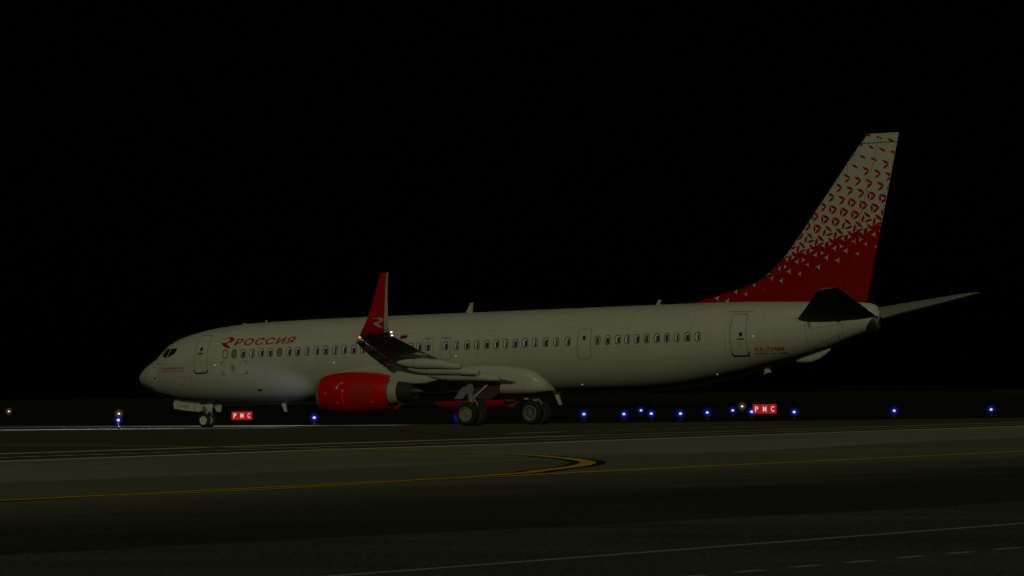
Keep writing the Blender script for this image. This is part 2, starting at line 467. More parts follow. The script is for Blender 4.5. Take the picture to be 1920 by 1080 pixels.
decal('probe_port', [rr(1.87, 2.73, .09, .13, .04)], M['black'], jet, .008, .1, .05)
decal('probe_port', [rr(3.65, 2.39, .08, .08, .035)], M['darkgrey'], jet, .008, .1, .05)
decal('service_panel', ring_polys(rr(7.02, 3.11, .24, .36, .11), rr(7.02, 3.11, .17, .29, .08)), M['seam'], jet, .006, .3, .06)
decal('service_panel', [rr(7.02, 3.11, .08, .2, .035)], M['seam'], jet, .006, .3, .06)
decal('service_panel', [rr(8.25, 2.0, .26, .12, .05)], M['darkgrey'], jet, .006, .3, .05)
for X, Z in ((5.98, 3.28), (12.89, 3.18), (19.75, 3.3), (26.14, 1.79), (33.1, 2.06), (35.33, 3.72)):
    mk('marker_lamp', *join(*[tube(on_skin(X, Z, -.01), on_skin(X, Z, .02), .034, .022)]), M['lamp_dim'], jet)
for a in ([(36.78, 2.72), (37.0, 2.75)], [(37.93, 3.14), (37.97, 3.02)], [(38.52, 3.37), (38.55, 3.22)], [(39.12, 3.62), (39.14, 3.46)], [(37.34, 4.31), (37.43, 4.31)], [(37.3, 4.45), (37.4, 4.45)]):
    decal('drain_slot', bar_polys(a, .035), M['darkgrey'], jet, .007, .2, .06)
decal('trim_scale', [[(37.84, 4.32), (37.96, 4.32), (38.02, 4.02), (37.9, 4.02)]], M['blind'], jet, .007, .2, .06)
decal('trim_scale', [[(39.14, 4.32), (39.36, 4.32), (39.36, 4.25), (39.25, 4.19), (39.16, 4.24)]], M['black'], jet, .007, .2, .06)
decal('access_seam', bar_polys([(37.75, 3.9), (39.4, 4.15)], .018) + bar_polys([(37.75, 4.25), (37.75, 3.15), (37.95, 3.05)], .018) + bar_polys([(37.6, 3.0), (38.5, 3.4), (39.4, 3.78), (39.42, 4.15)], .018), M['seam'], jet, .005, .2, .08)

# ---- belly fairing at the wing root
bel = []
for X, b, zt_, zb_ in ((12.6, .35, 2.3, 1.45), (13.4, 1.25, 2.55, 1.33), (14.4, 1.85, 2.82, 1.26), (15.6, 1.98, 2.9, 1.22), (17, 2.02, 2.9, 1.2), (19, 2.06, 2.93, 1.2), (21, 2.08, 2.99, 1.2), (22, 2.07, 2.97, 1.2), (23, 2.05, 2.84, 1.22), (23.6, 2.0, 2.68, 1.25), (23.85, 1.97, 2.56, 1.27), (24.15, 1.86, 2.34, 1.34), (24.34, 1.72, 2.1, 1.42), (24.45, 1.5, 1.88, 1.48), (24.5, 1.2, 1.7, 1.52)):
    row = []
    zc = (zt_ + zb_) / 2; hz = (zt_ - zb_) / 2
    for k in range(48):
        t = 2 * math.pi * k / 48; c, s = math.cos(t), math.sin(t)
        p = .55 if s > 0 or X > 22.2 else max(.55, min(1., .55 + .45 * (22.2 - X) / 1.4))
        row.append((X, b * math.copysign(abs(c) ** p, c), zc + hz * math.copysign(abs(s) ** p, s)))
    bel.append(row)
V, F = grid(bel, close_v=True); V, F = caps(V, F, len(bel), 48)
belly = mk('belly_fairing', V, F, M['fairing'], jet)

# ---- wings
def foil(n=22):
    """closed loop of (chord fraction, half-thickness multiplier) from trailing edge over the top to the trailing edge below"""
    xs = [.5 * (1 + math.cos(math.pi * k / n)) for k in range(n + 1)]
    th = lambda x: 5 * (.2969 * math.sqrt(x) - .126 * x - .3516 * x * x + .2843 * x ** 3 - .1036 * x ** 4)
    return [(x, th(x) * 1.1) for x in xs] + [(x, -th(x) * .9) for x in reversed(xs[1:-1])]
FO = foil()
def wing_row(xl, zl, xt, zt, y, tc, nrm=(0, 1)):
    c = xt - xl; row = []
    for f, t in FO:
        px, pz = xl + f * c, zl + (zt - zl) * f; h = t * tc * c
        row.append((px, y + nrm[0] * h, pz + nrm[1] * h))
    return row
def lerp_tab(tab, y):
    for a, b in zip(tab, tab[1:]):
        if a[0] <= y <= b[0]:
            t = (y - a[0]) / (b[0] - a[0]); return [p + t * (q - p) for p, q in zip(a[1:], b[1:])]
    return list(tab[-1][1:])
WT = [(1.2, 15.9, 1.95, 23.25, 1.98, .125), (2.0, 16.5, 2.08, 23.2, 1.98, .125), (5.4, 18.72, 2.78, 22.95, 2.33, .115), (12.3, 22.06, 3.47, 24.6, 3.31, .105), (17.0, 24.42, 3.97, 26.05, 3.95, .10)]
def add_wing(s):
    ys = [1.2, 2, 2.9, 3.8, 4.6, 5.4, 6.5, 8, 9.5, 11, 12.3, 13.5, 15, 16.2, 17.0]
    P = []
    for y in ys:
        xl, zl, xt, zt, tc = lerp_tab(WT, y); P.append(wing_row(xl, zl, xt, zt, s * y, tc))
    V, F = grid(P, close_v=True); V, F = caps(V, F, len(P), len(FO))
    w = mk('wing', V, F, M['grey'], jet)
    # slats, extended ahead of and below the leading edge, each on its tracks
    for y0, y1 in ((5.35, 8.2), (8.24, 11.1), (11.14, 13.9), (13.94, 16.75)):
        P = []
        for y in (y0, (y0 + y1) / 2, y1):
            xl, zl, xt, zt, tc = lerp_tab(WT, y); c = (xt - xl); k = .17 * c + .12
            ox, oz = xl - .3, zl - .16
            prof = [(k, .02), (k * .75, .075), (k * .45, .11), (k * .2, .1), (k * .05, .05), (0, 0), (k * .04, -.05), (k * .16, -.08), (k * .28, -.06), (k * .3, -.01), (k * .5, .045), (k * .78, .035)]
            P.append([(ox + a, s * y, oz + b - a * .1) for a, b in prof])
        V, F = grid(P, close_v=True); V, F = caps(V, F, 3, 12)
        sl = mk('slat', V, F, M['lightgrey'], w)
        tr = []
        for t in (.2, .8):
            y = y0 + t * (y1 - y0); xl, zl, xt, zt, tc = lerp_tab(WT, y)
            tr.append(tube((xl - .2, s * y, zl - .17), (xl + .35, s * (y - .05), zl - .1), .035, .045, 8))
            tr.append(tube((xl - .15, s * (y + .3), zl - .2), (xl + .25, s * (y + .25), zl - .13), .02, .03, 8))
        mk('slat_track', *join(*tr), M['metal'], w)
    # flaps, slightly lowered
    for y0, y1 in ((2.5, 4.95), (5.55, 12.2)):
        P = []
        for y in [y0 + (y1 - y0) * t / 4 for t in range(5)]:
            xl, zl, xt, zt, tc = lerp_tab(WT, y); k = .2 * (xt - xl) + .35
            P.append(wing_row(xt - k + .3, zt + .0, xt + .28, zt - .14, s * y, .1))
        V, F = grid(P, close_v=True); V, F = caps(V, F, 5, len(FO))
        mk('flap', V, F, M['white'], w)
    # fairings over the flap tracks
    for y, xa, xb, zm, hh in ((10.8, 22.25, 25.62, 2.75, .25), (8.0, 21.0, 24.83, 2.5, .25), (5.5, 20.4, 24.33, 2.24, .26)):
        P = []
        for f, hw, ht, dz in ((0, .015, .03, .1), (.06, .1, .12, .07), (.18, .19, .2, .03), (.35, .23, .25, 0), (.55, .22, .25, -.02), (.72, .19, .22, -.07), (.87, .13, .15, -.16), (.985, .105, .115, -.2), (1., .1, .11, -.205)):
            X = xa + f * (xb - xa); z = zm + dz + .07
            P.append([(X, s * y + hw * math.cos(t), z + ht * math.sin(t)) for t in [2 * math.pi * k / 20 for k in range(20)]])
        V, F = grid(P, close_v=True); V, F = caps(V, F, len(P), 20)
        fa = mk('flap_track_fairing', V, F, M['white'], jet)
        xs_ = xa + .3 * (xb - xa)
        V, F = lathe_x([(xs_, .238), (xs_ + .025, .24)], s * y, zm + .075, 20); mk('fairing_joint', [(a, s * y + (b - s * y) * .99, (c - zm - .075) * 1.07 + zm + .075) for a, b, c in V], F, M['darkgrey'], fa)
    # winglet
    WL = [(17.0, 3.96, 24.42, 26.05, .10), (17.18, 3.99, 24.52, 26.1, .095), (17.32, 4.1, 24.66, 26.14, .09), (17.42, 4.32, 24.86, 26.17, .085), (17.5, 4.75, 25.16, 26.2, .08), (17.6, 5.42, 25.5, 26.28, .08), (17.72, 6.1, 25.83, 26.37, .075), (17.8, 6.55, 26.02, 26.46, .07), (17.81, 6.63, 26.12, 26.49, .05)]
    P = []
    for i, (y, z, xl, xt, tc) in enumerate(WL):
        a = WL[max(0, i - 1)]; b = WL[min(len(WL) - 1, i + 1)]
        dy, dz = b[0] - a[0], b[1] - a[1]; l = math.hypot(dy, dz)
        P.append(wing_row(xl, z, xt, z, s * y, tc, (-s * dz / l, dy / l)))
    V, F = grid(P, close_v=True); nf = len(F); V, F = caps(V, F, len(P), len(FO))
    mi = []
    L = len(FO)
    for i in range(nf):
        row, j = divmod(i, L)
        f = (FO[j][0] + FO[(j + 1) % L][0]) / 2; under = j >= L // 2
        mi.append(1 if (f > .83 and row >= 2) else (2 if row < 1 else 0))
    mi += [2, 0]
    wl = mk('winglet', V, F, [M['winglet'], M['lightgrey'], M['grey']], jet, mi=mi)
    # emblem on the outboard face
    def ow(x, z):
        for a, b in zip(WL, WL[1:]):
            if a[1] <= z <= b[1]:
                t = (z - a[1]) / (b[1] - a[1]); y, _, xl, xt, tc = [p + t * (q - p) for p, q in zip(a, b)]
                f = min(.98, max(.02, (x - xl) / (xt - xl))); h = 5 * (.2969 * math.sqrt(f) - .126 * f - .3516 * f * f + .2843 * f ** 3 - .1036 * f ** 4) * .9 * tc * (xt - xl)
                return s * (y + h + .008)
        return s * 17.6
    V, F = cut_poly([[(25.3 + u * .57, 4.32 + v * .44) for u, v in emblem_poly()]], .1, .05)
    mk('bird_emblem', [(x_, ow(x_, z_), z_) for x_, _, z_ in V], F, M['lightgrey'], wl)
    V, F = join(tube((24.42, s * 17.08, 3.93), (24.5, s * 17.1, 3.94), .03, .045))
    mk('navigation_lamp', V, F, M['nav'], wl)
    V, F = join(tube((26.1, s * 17.1, 3.96), (26.17, s * 17.1, 3.96), .026, .024), tube((26.1, s * 17.15, 4.1), (26.17, s * 17.15, 4.1), .026, .024))
    mk('strobe_lamp', V, F, M['strobe'], wl)
    return w
add_wing(-1); add_wing(1)

# ---- engines
def add_engine(s):
    yc, zc = s * 5.12, 1.665
    fx_ = lambda x: x if x > 18.4 else 14.5 + (x - 13.97) * .8804     # short nacelle
    lathe_c = lambda pr, *a: lathe_x([(fx_(x), r) for x, r in pr], *a)
    prof = [(18.36, .735), (18.4, .77), (18.15, .84), (17.7, .915), (17.2, .965), (16.6, 1.0), (16.0, 1.015), (15.4, 1.0), (14.9, .97), (14.5, .92), (14.22, .865)]
    V, F = lathe_c(prof, yc, zc, 64, 1.03)
    e = mk('engine_cowl', V, F, M['red'], jet, sharp=60)
    V, F = lathe_c([(14.22, .865), (14.06, .82), (13.98, .775), (13.97, .745), (14.02, .715), (14.2, .69), (14.5, .69)], yc, zc, 64, 1.03)
    mk('inlet_lip', V, F, M['lip'], e, sharp=80)
    V, F = lathe_c([(14.5, .69), (14.95, .77), (14.96, .2), (14.6, .02)], yc, zc, 48); mk('fan', V, F, M['burnt'], e)
    V, F = lathe_c([(18.36, .735), (17.6, .8), (17.5, .62)], yc, zc, 48); mk('fan_duct', V, F, M['bay'], e)
    V, F = lathe_c([(18.36, .63), (18.55, .6), (18.8, .55)], yc, zc, 48); mk('core_cowl', V, F, M['core'], e)
    V, F = lathe_c([(17.4, .66), (18.0, .655), (18.355, .632)], yc, zc, 48); mk('inner_duct', V, F, M['bay'], e)  # front of the core, coloured dark for the shade inside the fan duct
    V, F = lathe_c([(18.8, .535), (19.1, .49), (19.5, .42), (19.52, .39), (18.95, .42)], yc, zc, 48); mk('exhaust_nozzle', V, F, M['burnt'], e)
    V, F = lathe_c([(18.9, .3), (19.4, .24), (19.8, .12), (20.0, .02)], yc, zc, 32); mk('exhaust_plug', V, F, M['burnt'], e)
    # strake, latch blisters, fuel stain and roundel on the outboard flank
    def cow(x, a, off=.006):
        for (x1, r1), (x0, r0) in zip(prof[1:], prof[2:]):
            if x0 <= x <= x1: r = r0 + (r1 - r0) * (x - x0) / (x1 - x0); break
        else: r = .9
        r += off; z = math.sin(a) * r
        return (fx_(x), yc + s * math.cos(a) * r, zc + (z * 1.03 if z < 0 else z))
    def cdecal(name, polys, mat, off=.006):
        V, F = cut_poly([[(x_, a_) for x_, a_ in q] for q in polys], .15, .06)
        mk(name, [cow(x_, a_, off) for x_, _, a_ in V], F, mat, e)
    cdecal('roundel', [[(16.95 + .72 * math.cos(t), .1 + .62 * math.sin(t)) for t in [2 * math.pi * k / 40 for k in range(40)]]], M['roundel'], .005)
    cdecal('cowl_seam', bar_polys([(14.3, -.02), (16.2, -.06), (18.3, .0)], .014), M['roundel'], .009)
    cdecal('cowl_placard', [rr(15.75, .5, .2, .05, .02), rr(15.58, .43, .1, .05, .02), rr(15.5, .28, .13, .17, .055), rr(15.28, .3, .06, .05, .02), rr(14.75, .03, .12, .05, .02), rr(15.5, -.42, .13, .05, .02), rr(17.6, -.46, .16, .05, .02), rr(17.75, .38, .05, .05, .02), rr(15.88, .12, .1, .12, .045)], M['lightgrey'], .008)
    cdecal('cowl_stain', bar_polys([(15.86, .05), (15.86, -.4), (15.95, -.75)], .03), M['blind'], .007)
    V, F = prism([(15.0, zc + .84), (16.2, zc + .86), (16.15, zc + 1.1), (15.5, zc + 1.02)], yc - s * .62 - .01, yc - s * .62 + .01); mk('strake', V, F, M['red'], e)
    V, F = join(tube((18.3, yc - .3, zc - .72), (19.1, yc, zc - .42), .02, .012, 8)); mk('drain_tube', V, F, M['burnt'], e)
    # pylon
    P = []
    for X, hw, z0, z1 in ((15.3, .05, 2.55, 2.66), (16.2, .16, 2.5, 2.82), (17.2, .2, 2.3, 2.95), (18.2, .22, 2.1, 2.98), (19.2, .22, 1.98, 3.0), (20.2, .18, 2.0, 2.9), (21.0, .1, 2.18, 2.7), (21.5, .03, 2.35, 2.6)):
        zc_, hz = (z0 + z1) / 2, (z1 - z0) / 2
        P.append([(X, yc + hw * math.copysign(abs(math.cos(t)) ** .5, math.cos(t)), zc_ + hz * math.copysign(abs(math.sin(t)) ** .5, math.sin(t))) for t in [2 * math.pi * k / 24 for k in range(24)]])
    V, F = grid(P, close_v=True); V, F = caps(V, F, len(P), 24); mk('pylon', V, F, M['white'], jet)
add_engine(-1); add_engine(1)

# ---- tail fin and rudder
PX = (1 / 439.0)
FIN0, FDX, FDY = (41.119, 12.282), (.02673, -.001226), (-.000733, -.02384)
def fxz(dx, dy): return (FIN0[0] + dx * FDX[0] + dy * FDY[0], FIN0[1] + dx * FDX[1] + dy * FDY[1])
det = FDX[0] * FDY[1] - FDY[0] * FDX[1]
ka, kb = .02967, .0802
cX = (ka * FDY[1] - kb * FDX[1]) / det; cZ = (-ka * FDY[0] + kb * FDX[0]) / det
FIN_S = (cX, cZ, -cX * (FIN0[0] - PIVOT) - cZ * FIN0[1])
M['fin'] = fin_material()
FLE = pchip([4.9, 5.38, 5.84, 6.16, 6.8, 7.54, 10, 12.3, 12.5, 12.6], [30.6, 31.55, 33.68, 34.73, 35.68, 36.47, 38.46, 40.33, 40.52, 40.72])
FTE = lambda z: 40.25 + (z - 4.9) * (1.88 / 7.66)
FHI = lambda z: 38.93 + (z - 4.9) * (2.17 / 7.24)
def fin_half(x, z):
    c0 = 40.33 - .813 * (12.3 - z); c1 = FTE(z); h = 0.
    u = (x - c0) / (c1 - c0)
    if 0 < u < 1: h = .095 * (c1 - c0) * 5 * (.2969 * math.sqrt(u) - .126 * u - .3516 * u * u + .2843 * u ** 3 - .1015 * u ** 4)
    v = max(0, x - FLE(z)); d = .1 * min(1, math.sqrt(v / .9)) * (1 - .9 * max(0, min(1, u)))
    return max(h, d, .004)
def fin_panel(zs, xa, xb, nx=26):
    rows = []
    for z in zs:
        a, b = xa(z), xb(z)
        xs = [a + (b - a) * .5 * (1 - math.cos(math.pi * k / nx)) for k in range(nx + 1)]
        top = [(x_, -fin_half(x_, z), z) for x_ in xs]; bot = [(x_, fin_half(x_, z), z) for x_ in reversed(xs)]
        rows.append(top + bot)
    V, F = grid(rows, close_v=True); return caps(V, F, len(rows), len(rows[0]))
zs1 = [4.85 + (12.14 - 4.85) * k / 44 for k in range(45)]
zs2 = [12.175, 12.3, 12.42, 12.52, 12.57]
def fin_decal(name, polys, mat, parent, off=.007):
    V, F = cut_poly(polys, .12, .12)
    return mk(name, [(x_, -fin_half(x_, z_) - off, z_) for x_, _, z_ in V], F, mat, parent, smooth=False)
def clip_fin(poly, lo, hi):
    """keep a motif inside the fin outline"""
    bm = bmesh.new(); bm.faces.new([bm.verts.new((x_, 0, z_)) for x_, z_ in poly])
    def clip(p0, p1, keep):
        d = Vector((p1[0] - p0[0], 0, p1[1] - p0[1])); n = Vector((d.z, 0, -d.x))
        if (Vector((keep[0] - p0[0], 0, keep[1] - p0[1]))).dot(n) > 0: n = -n
        bmesh.ops.bisect_plane(bm, geom=bm.verts[:] + bm.edges[:] + bm.faces[:], plane_co=(p0[0], 0, p0[1]), plane_no=n, clear_outer=True)
    zc = sum(p[1] for p in poly) / len(poly); zc = min(12.5, max(5.4, zc))
    clip((lo(zc - .25) + .03, zc - .25), (lo(zc + .25) + .03, zc + .25), (lo(zc) + 1, zc)) if lo else None
    clip((hi(zc - .25) - .02, zc - .25), (hi(zc + .25) - .02, zc + .25), (hi(zc) - 1, zc)) if hi else None
    clip((30, 12.555), (45, 12.555), (38, 9)); clip((30, 5.2), (45, 5.2), (38, 9))
    out = [[(v.co.x, v.co.z) for v in f.verts] for f in bm.faces]; bm.free(); return out
def leaf(cx, cy, dx, dy, hl, hw):
    l = math.hypot(dx, dy); dx, dy = dx / l, dy / l; P = []
    for k in range(13):
        t = -1 + 2 * k / 12; P.append((cx + dx * t * hl - dy * hw * (1 - t * t), cy + dy * t * hl + dx * hw * (1 - t * t)))
    for k in range(11, 0, -1):
        t = -1 + 2 * k / 12; P.append((cx + dx * t * hl + dy * hw * (1 - t * t), cy + dy * t * hl - dx * hw * (1 - t * t)))
    return P
def star(cx, cy, vs, sc):
    P = []; m = (sum(v[0] for v in vs) / 3, sum(v[1] for v in vs) / 3)
    for i in range(3):
        a, b = vs[i], vs[(i + 1) % 3]; mid = ((a[0] + b[0]) / 2, (a[1] + b[1]) / 2)
        q = (mid[0] + (m[0] - mid[0]) * .9, mid[1] + (m[1] - mid[1]) * .9)
        for k in range(5):
            t = k / 5; P.append((cx + sc * ((1 - t) ** 2 * a[0] + 2 * t * (1 - t) * q[0] + t * t * b[0]), cy + sc * ((1 - t) ** 2 * a[1] + 2 * t * (1 - t) * q[1] + t * t * b[1])))
    return P
red_l, white_l = [], []
for i in range(-16, 14):
    for j in range(-4, 26):
        s_ = i + j; cx, cy = 20.4 * i - 14.8 * j, 4.92 * i + 17.94 * j
        if not -1 <= s_ <= 17: continue
        X_, Z_ = fxz(cx, cy)
        if Z_ < 4.9 or Z_ > 12.9 or X_ < FLE(min(12.6, max(4.9, Z_))) - .5 or X_ > FTE(Z_) + .5: continue
        if s_ <= 10:
            g = 1 + .03 * s_
            red_l.append(leaf(cx + 2, cy - 4.4, 72, 40, 6.5 * g, 2.15 * g))
            if s_ >= 4: red_l.append(leaf(cx + 2.7, cy + 3.8, -55, 50, 6.3 * g, 1.95 * g))
            if s_ >= 8: red_l.append(leaf(cx - 4.6, cy + .3, 3, 80, 5.5 * g, 1.8 * g))
        elif s_ <= 13:
            k = 1 if s_ == 11 else 1.08
            red_l.append(leaf(cx + 2, cy - 5, 95, 90, 8.6 * k, 2.7 * k)); red_l.append(leaf(cx - 6, cy + 2.5, -30, 120, 8. * k, 2.5 * k)); red_l.append(leaf(cx + 4, cy + 5.8, 120, -40, 8.2 * k, 2.5 * k))
        if s_ in (13, 14): white_l.append(star(cx, cy, [(-4.4, -6.2), (5.4, 0), (-4, 6.4)], 1.05 if s_ == 13 else .95))
        if 13 <= s_ <= 16: white_l.append(star(cx - 11.9, cy + 3.75, [(-6.9, 0), (3.2, -6.6), (2.2, 6.2)], 1.08 if (i % 3 or s_ < 15) else .85))
def split_side(polys):
    A, B = [], []
    for q in polys:
        w = [fxz(*p) for p in q]
        A += clip_fin(w, FLE, lambda z: FHI(z) + .02); B += clip_fin(w, lambda z: FHI(z) - .003, FTE)
    return A, B
def patterned(name, V, F, k):
    mi = [0] * len(F)
    for m_, polys, off in ((1, red_l, .006), (2, white_l, .009)):
        PV, PF = cut_poly([q for q in split_side(polys)[k] if len(q) > 2], .12, .12)
        V, F = join((V, F), ([(x_, -fin_half(x_, z_) - off, z_) for x_, _, z_ in PV], PF)); mi += [m_] * len(PF)
    return mk(name, V, F, [M['fin'], M['finred'], M['finwhite']], jet, mi=mi)
V, F = join(fin_panel(zs1, FLE, lambda z: FHI(z)), fin_panel(zs2, FLE, FTE, 18))
fin = patterned('tail_fin', V, F, 0)
V, F = fin_panel([5.12 + (12.14 - 5.12) * k / 24 for k in range(25)], lambda z: FHI(z) + .025, FTE, 12)
rud = patterned('rudder', V, F, 1)
fin_decal('hinge_seam', bar_polys([(39.5, 6.62), (40.58, 6.5)], .02) + bar_polys([(39.75, 7.5), (40.8, 7.4)], .015), M['crimson'], rud)

# ---- horizontal stabilisers
for s in (-1, 1):
    P = []
    for y, xl, zl, xt, zt, tc in ((.5, 37.05, 4.34, 41.0, 4.4, .115), (1.3, 37.5, 4.44, 41.2, 4.56, .11), (3, 38.7, 4.72, 41.6, 4.84, .105), (5, 40.1, 5.08, 42.05, 5.18, .1), (6.9, 41.42, 5.42, 42.48, 5.49, .1), (7.1, 41.6, 5.46, 42.52, 5.53, .09), (7.18, 41.8, 5.48, 42.5, 5.54, .03)):
        P.append(wing_row(xl, zl, xt, zt, s * y, tc))
    V, F = grid(P, close_v=True); V, F = caps(V, F, len(P), len(FO))
    sb = mk('stabiliser', V, F, M['stab'], jet)
    P = []
    for y, a, b, z in ((1.5, 39.95, 39.99, 4.28), (6.7, 42.02, 42.05, 5.37)):
        P.append([(a, s * y, z), (b, s * y, z)])
    V, F = grid(P); mk('elevator_seam', V, F, M['lightgrey'], sb)
V, F = lathe_x([(40.3, .42), (40.72, .41), (40.86, .36), (40.87, .27), (40.6, .24)], 0, 0, 28)
tilt = .52
mk('exhaust_outlet', [(40.62 + (x_ - 40.62) * math.cos(tilt) + z_ * .22, y_ * .8, 4.12 + z_ + (40.87 - x_) * .1) for x_, y_, z_ in V], F, M['burnt'], jet)

# ---- antennas, drains, tail skid
def blade(name, poly, y=0., t=.03): return mk(name, *prism(poly, y - t, y + t), M['white'], jet, smooth=False)
blade('blade_antenna', [(19.17, 5.3), (19.55, 5.3), (19.6, 5.8), (19.46, 5.8)])
blade('blade_antenna', [(7.7, 5.25), (7.8, 5.25), (7.8, 5.4), (7.75, 5.4)])
blade('blade_antenna', [(6.35, 5.2), (6.6, 5.2), (6.55, 5.29), (6.42, 5.28)])
blade('blade_antenna', [(29.48, 5.3), (29.7, 5.3), (29.78, 5.57), (29.62, 5.57)])
blade('blade_antenna', [(8.53, 1.4), (8.78, 1.4), (8.86, .93), (8.72, .93)])
blade('blade_antenna', [(22.68, 1.6), (22.98, 1.6), (23.1, 1.17), (22.94, 1.17)], -1.0)
blade('blade_antenna', [(24.05, 1.5), (24.32, 1.5), (24.5, .88), (24.37, .88)], -.3)
mk('beacon', *lathe_beacon(), M['darkgrey'], jet)
blade('drain_mast', [(34.98, 2.3), (35.25, 2.3), (35.4, 2.08), (35.12, 2.06), (35.02, 1.98), (35.0, 2.03), (35.08, 2.09)])
P = []
for f, hw, z0, z1 in ((36.7, .02, 2.52, 2.6), (37.0, .1, 2.46, 2.75), (37.5, .13, 2.47, 2.95), (37.9, .11, 2.62, 3.05), (38.25, .06, 2.86, 3.1), (38.42, .02, 3.0, 3.12)):
    P.append([(f, hw * math.cos(t), (z0 + z1) / 2 + (z1 - z0) / 2 * math.sin(t)) for t in [2 * math.pi * k / 16 for k in range(16)]])
V, F = grid(P, close_v=True); V, F = caps(V, F, len(P), 16); mk('tail_skid', V, F, M['white'], jet)

# ---- landing gear
def wheel(name, xc, yc, zc, r, w, side, spoked=False):
    h = w / 2; k = r * .6
    V, F = lathe_y([(yc - h * .7, k), (yc - h, r * .7), (yc - h, r * .84), (yc - h * .78, r * .96), (yc - h * .35, r), (yc + h * .35, r), (yc + h * .78, r * .96), (yc + h, r * .84), (yc + h, r * .7), (yc + h * .7, k)], xc, zc, 44)
    t = mk(name, V, F, M['tyre'], jet, sharp=70)
    V, F = lathe_y([(yc + side * h * .95, k * 1.02), (yc + side * h * .9, k * .88), (yc + side * h * .5, k * .8), (yc + side * h * .52, k * .36), (yc + side * h * .95, k * .3), (yc + side * h * 1.0, .004)] if not spoked else [(yc + side * h * .98, k * 1.06), (yc + side * h * 1.0, k * .9), (yc + side * h * .45, k * .82)], xc, zc, 40)
    parts = [(V, F)]
    mk('rim', *join(*parts), M['noserim'] if name == 'nose_wheel' else M['rim'], t)
    if spoked:
        V, F = lathe_y([(yc + side * h * .45, k * .84), (yc + side * h * .4, .005)], xc, zc, 36); mk('brake_disc', V, F, M['bay'], t)
        sp = []
        for q in range(16):
            a = 2 * math.pi * q / 16; c_, s__ = math.cos(a), math.sin(a)
            sp.append(tube((xc + c_ * k * .3, yc + side * h * .6, zc + s__ * k * .3), (xc + c_ * k * .82, yc + side * h * .6, zc + s__ * k * .82), .009, .009, 6))
        sp.append(lathe_y([(yc + side * h * .45, k * .28), (yc + side * h * .95, k * .2), (yc + side * h * 1.0, .004)], xc, zc, 20))
        mk('hub', *join(*sp), M['rim'], t)
    else:
        sp = []
        for q in range(9):
            a = 2 * math.pi * q / 9; c_, s__ = math.cos(a), math.sin(a)
            sp.append(tube((xc + c_ * k * .58, yc + side * h * .4, zc + s__ * k * .58), (xc + c_ * k * .58, yc + side * h * .56, zc + s__ * k * .58), k * .07, k * .07, 8))
        mk('hub', *join(*sp), M['grey'], t)
    return t
for s in (-1, 1):
    yc = s * 2.86
    wheel('main_wheel', 21.21, yc + s * .43, .565, .565, .41, s, s > 0)
    wheel('main_wheel', 21.21, yc - s * .43, .565, .565, .41, -s, True)
    g = [tube((21.21, yc, .55), (21.15, yc, 1.15), .1, .11), tube((21.15, yc, 1.1), (21.05, yc, 2.3), .14, .16), tube((21.21, yc - .6, .565), (21.21, yc + .6, .565), .09, .09),
         tube((21.3, yc, .7), (21.5, yc, 1.0), .04), tube((21.5, yc, 1.0), (21.25, yc, 1.3), .04)]
    leg = mk('main_gear', *join(*g), M['strut'], jet)
    mk('side_brace', *join(tube((21.18, yc, 1.22), (22.0, yc - s * .7, 2.2), .06, .075), tube((21.1, yc, 1.3), (21.0, yc - s * 1.3, 1.7), .045)), M['strut'], leg)
    mk('brake_hose', *join(tube((20.98, yc - .1, 1.55), (21.03, yc - .14, .85), .018), tube((20.95, yc + .05, 1.5), (21.0, yc + .05, 1.1), .015), tube((21.0, yc - .14, 1.12), (21.3, yc - .14, 1.06), .022)), M['darkgrey'], leg)
    V, F = prism([(20.35, 1.28), (20.75, 1.78), (21.35, 1.95), (21.42, 1.62), (21.2, 1.5), (21.0, 1.5), (20.9, 1.36), (20.8, 1.28)], yc + s * .16, yc + s * .2)
    mk('gear_door', V, F, M['blind'], leg)
    V, F = prism([(20.2, 1.75), (20.35, 2.0), (22.3, 1.98), (22.1, 1.42), (21.7, 1.22), (20.7, 1.28)], s * 1.5, s * 2.075)
    mk('wheel_well', V, F, M['bay'], jet)
# nose gear (the strut is compressed; the wheels stand on the ground)
NX, NZ = 4.12, .345 + (PIVOT - 4.12) * PITCH
for s in (-1, 1): wheel('nose_wheel', NX, s * .23, NZ, .345, .2, s)
ng = [tube((NX, 0, NZ), (NX - .02, 0, NZ + .35), .05), tube((NX - .02, 0, NZ + .3), (NX + .02, 0, 1.6), .085, .1), tube((NX, -.3, NZ), (NX, .3, NZ), .05), tube((NX + .06, -.03, NZ + .08), (NX + .36, -.03, NZ + .3), .03), tube((NX + .36, -.03, NZ + .3), (NX + .08, -.03, 1.15), .03), tube((NX + .05, .03, NZ + .5), (NX + .6, .03, 1.4), .045)]
nose = mk('nose_gear', *join(*ng), M['strut'], jet)
mk('steering_unit', *join(box(NX - .13, NX + .2, -.16, .16, 1.08, 1.3), tube((NX - .1, -.2, 1.14), (NX - .1, .2, 1.14), .05), tube((NX + .1, -.2, 1.2), (NX + .1, .2, 1.2), .045)), M['metal'], nose)
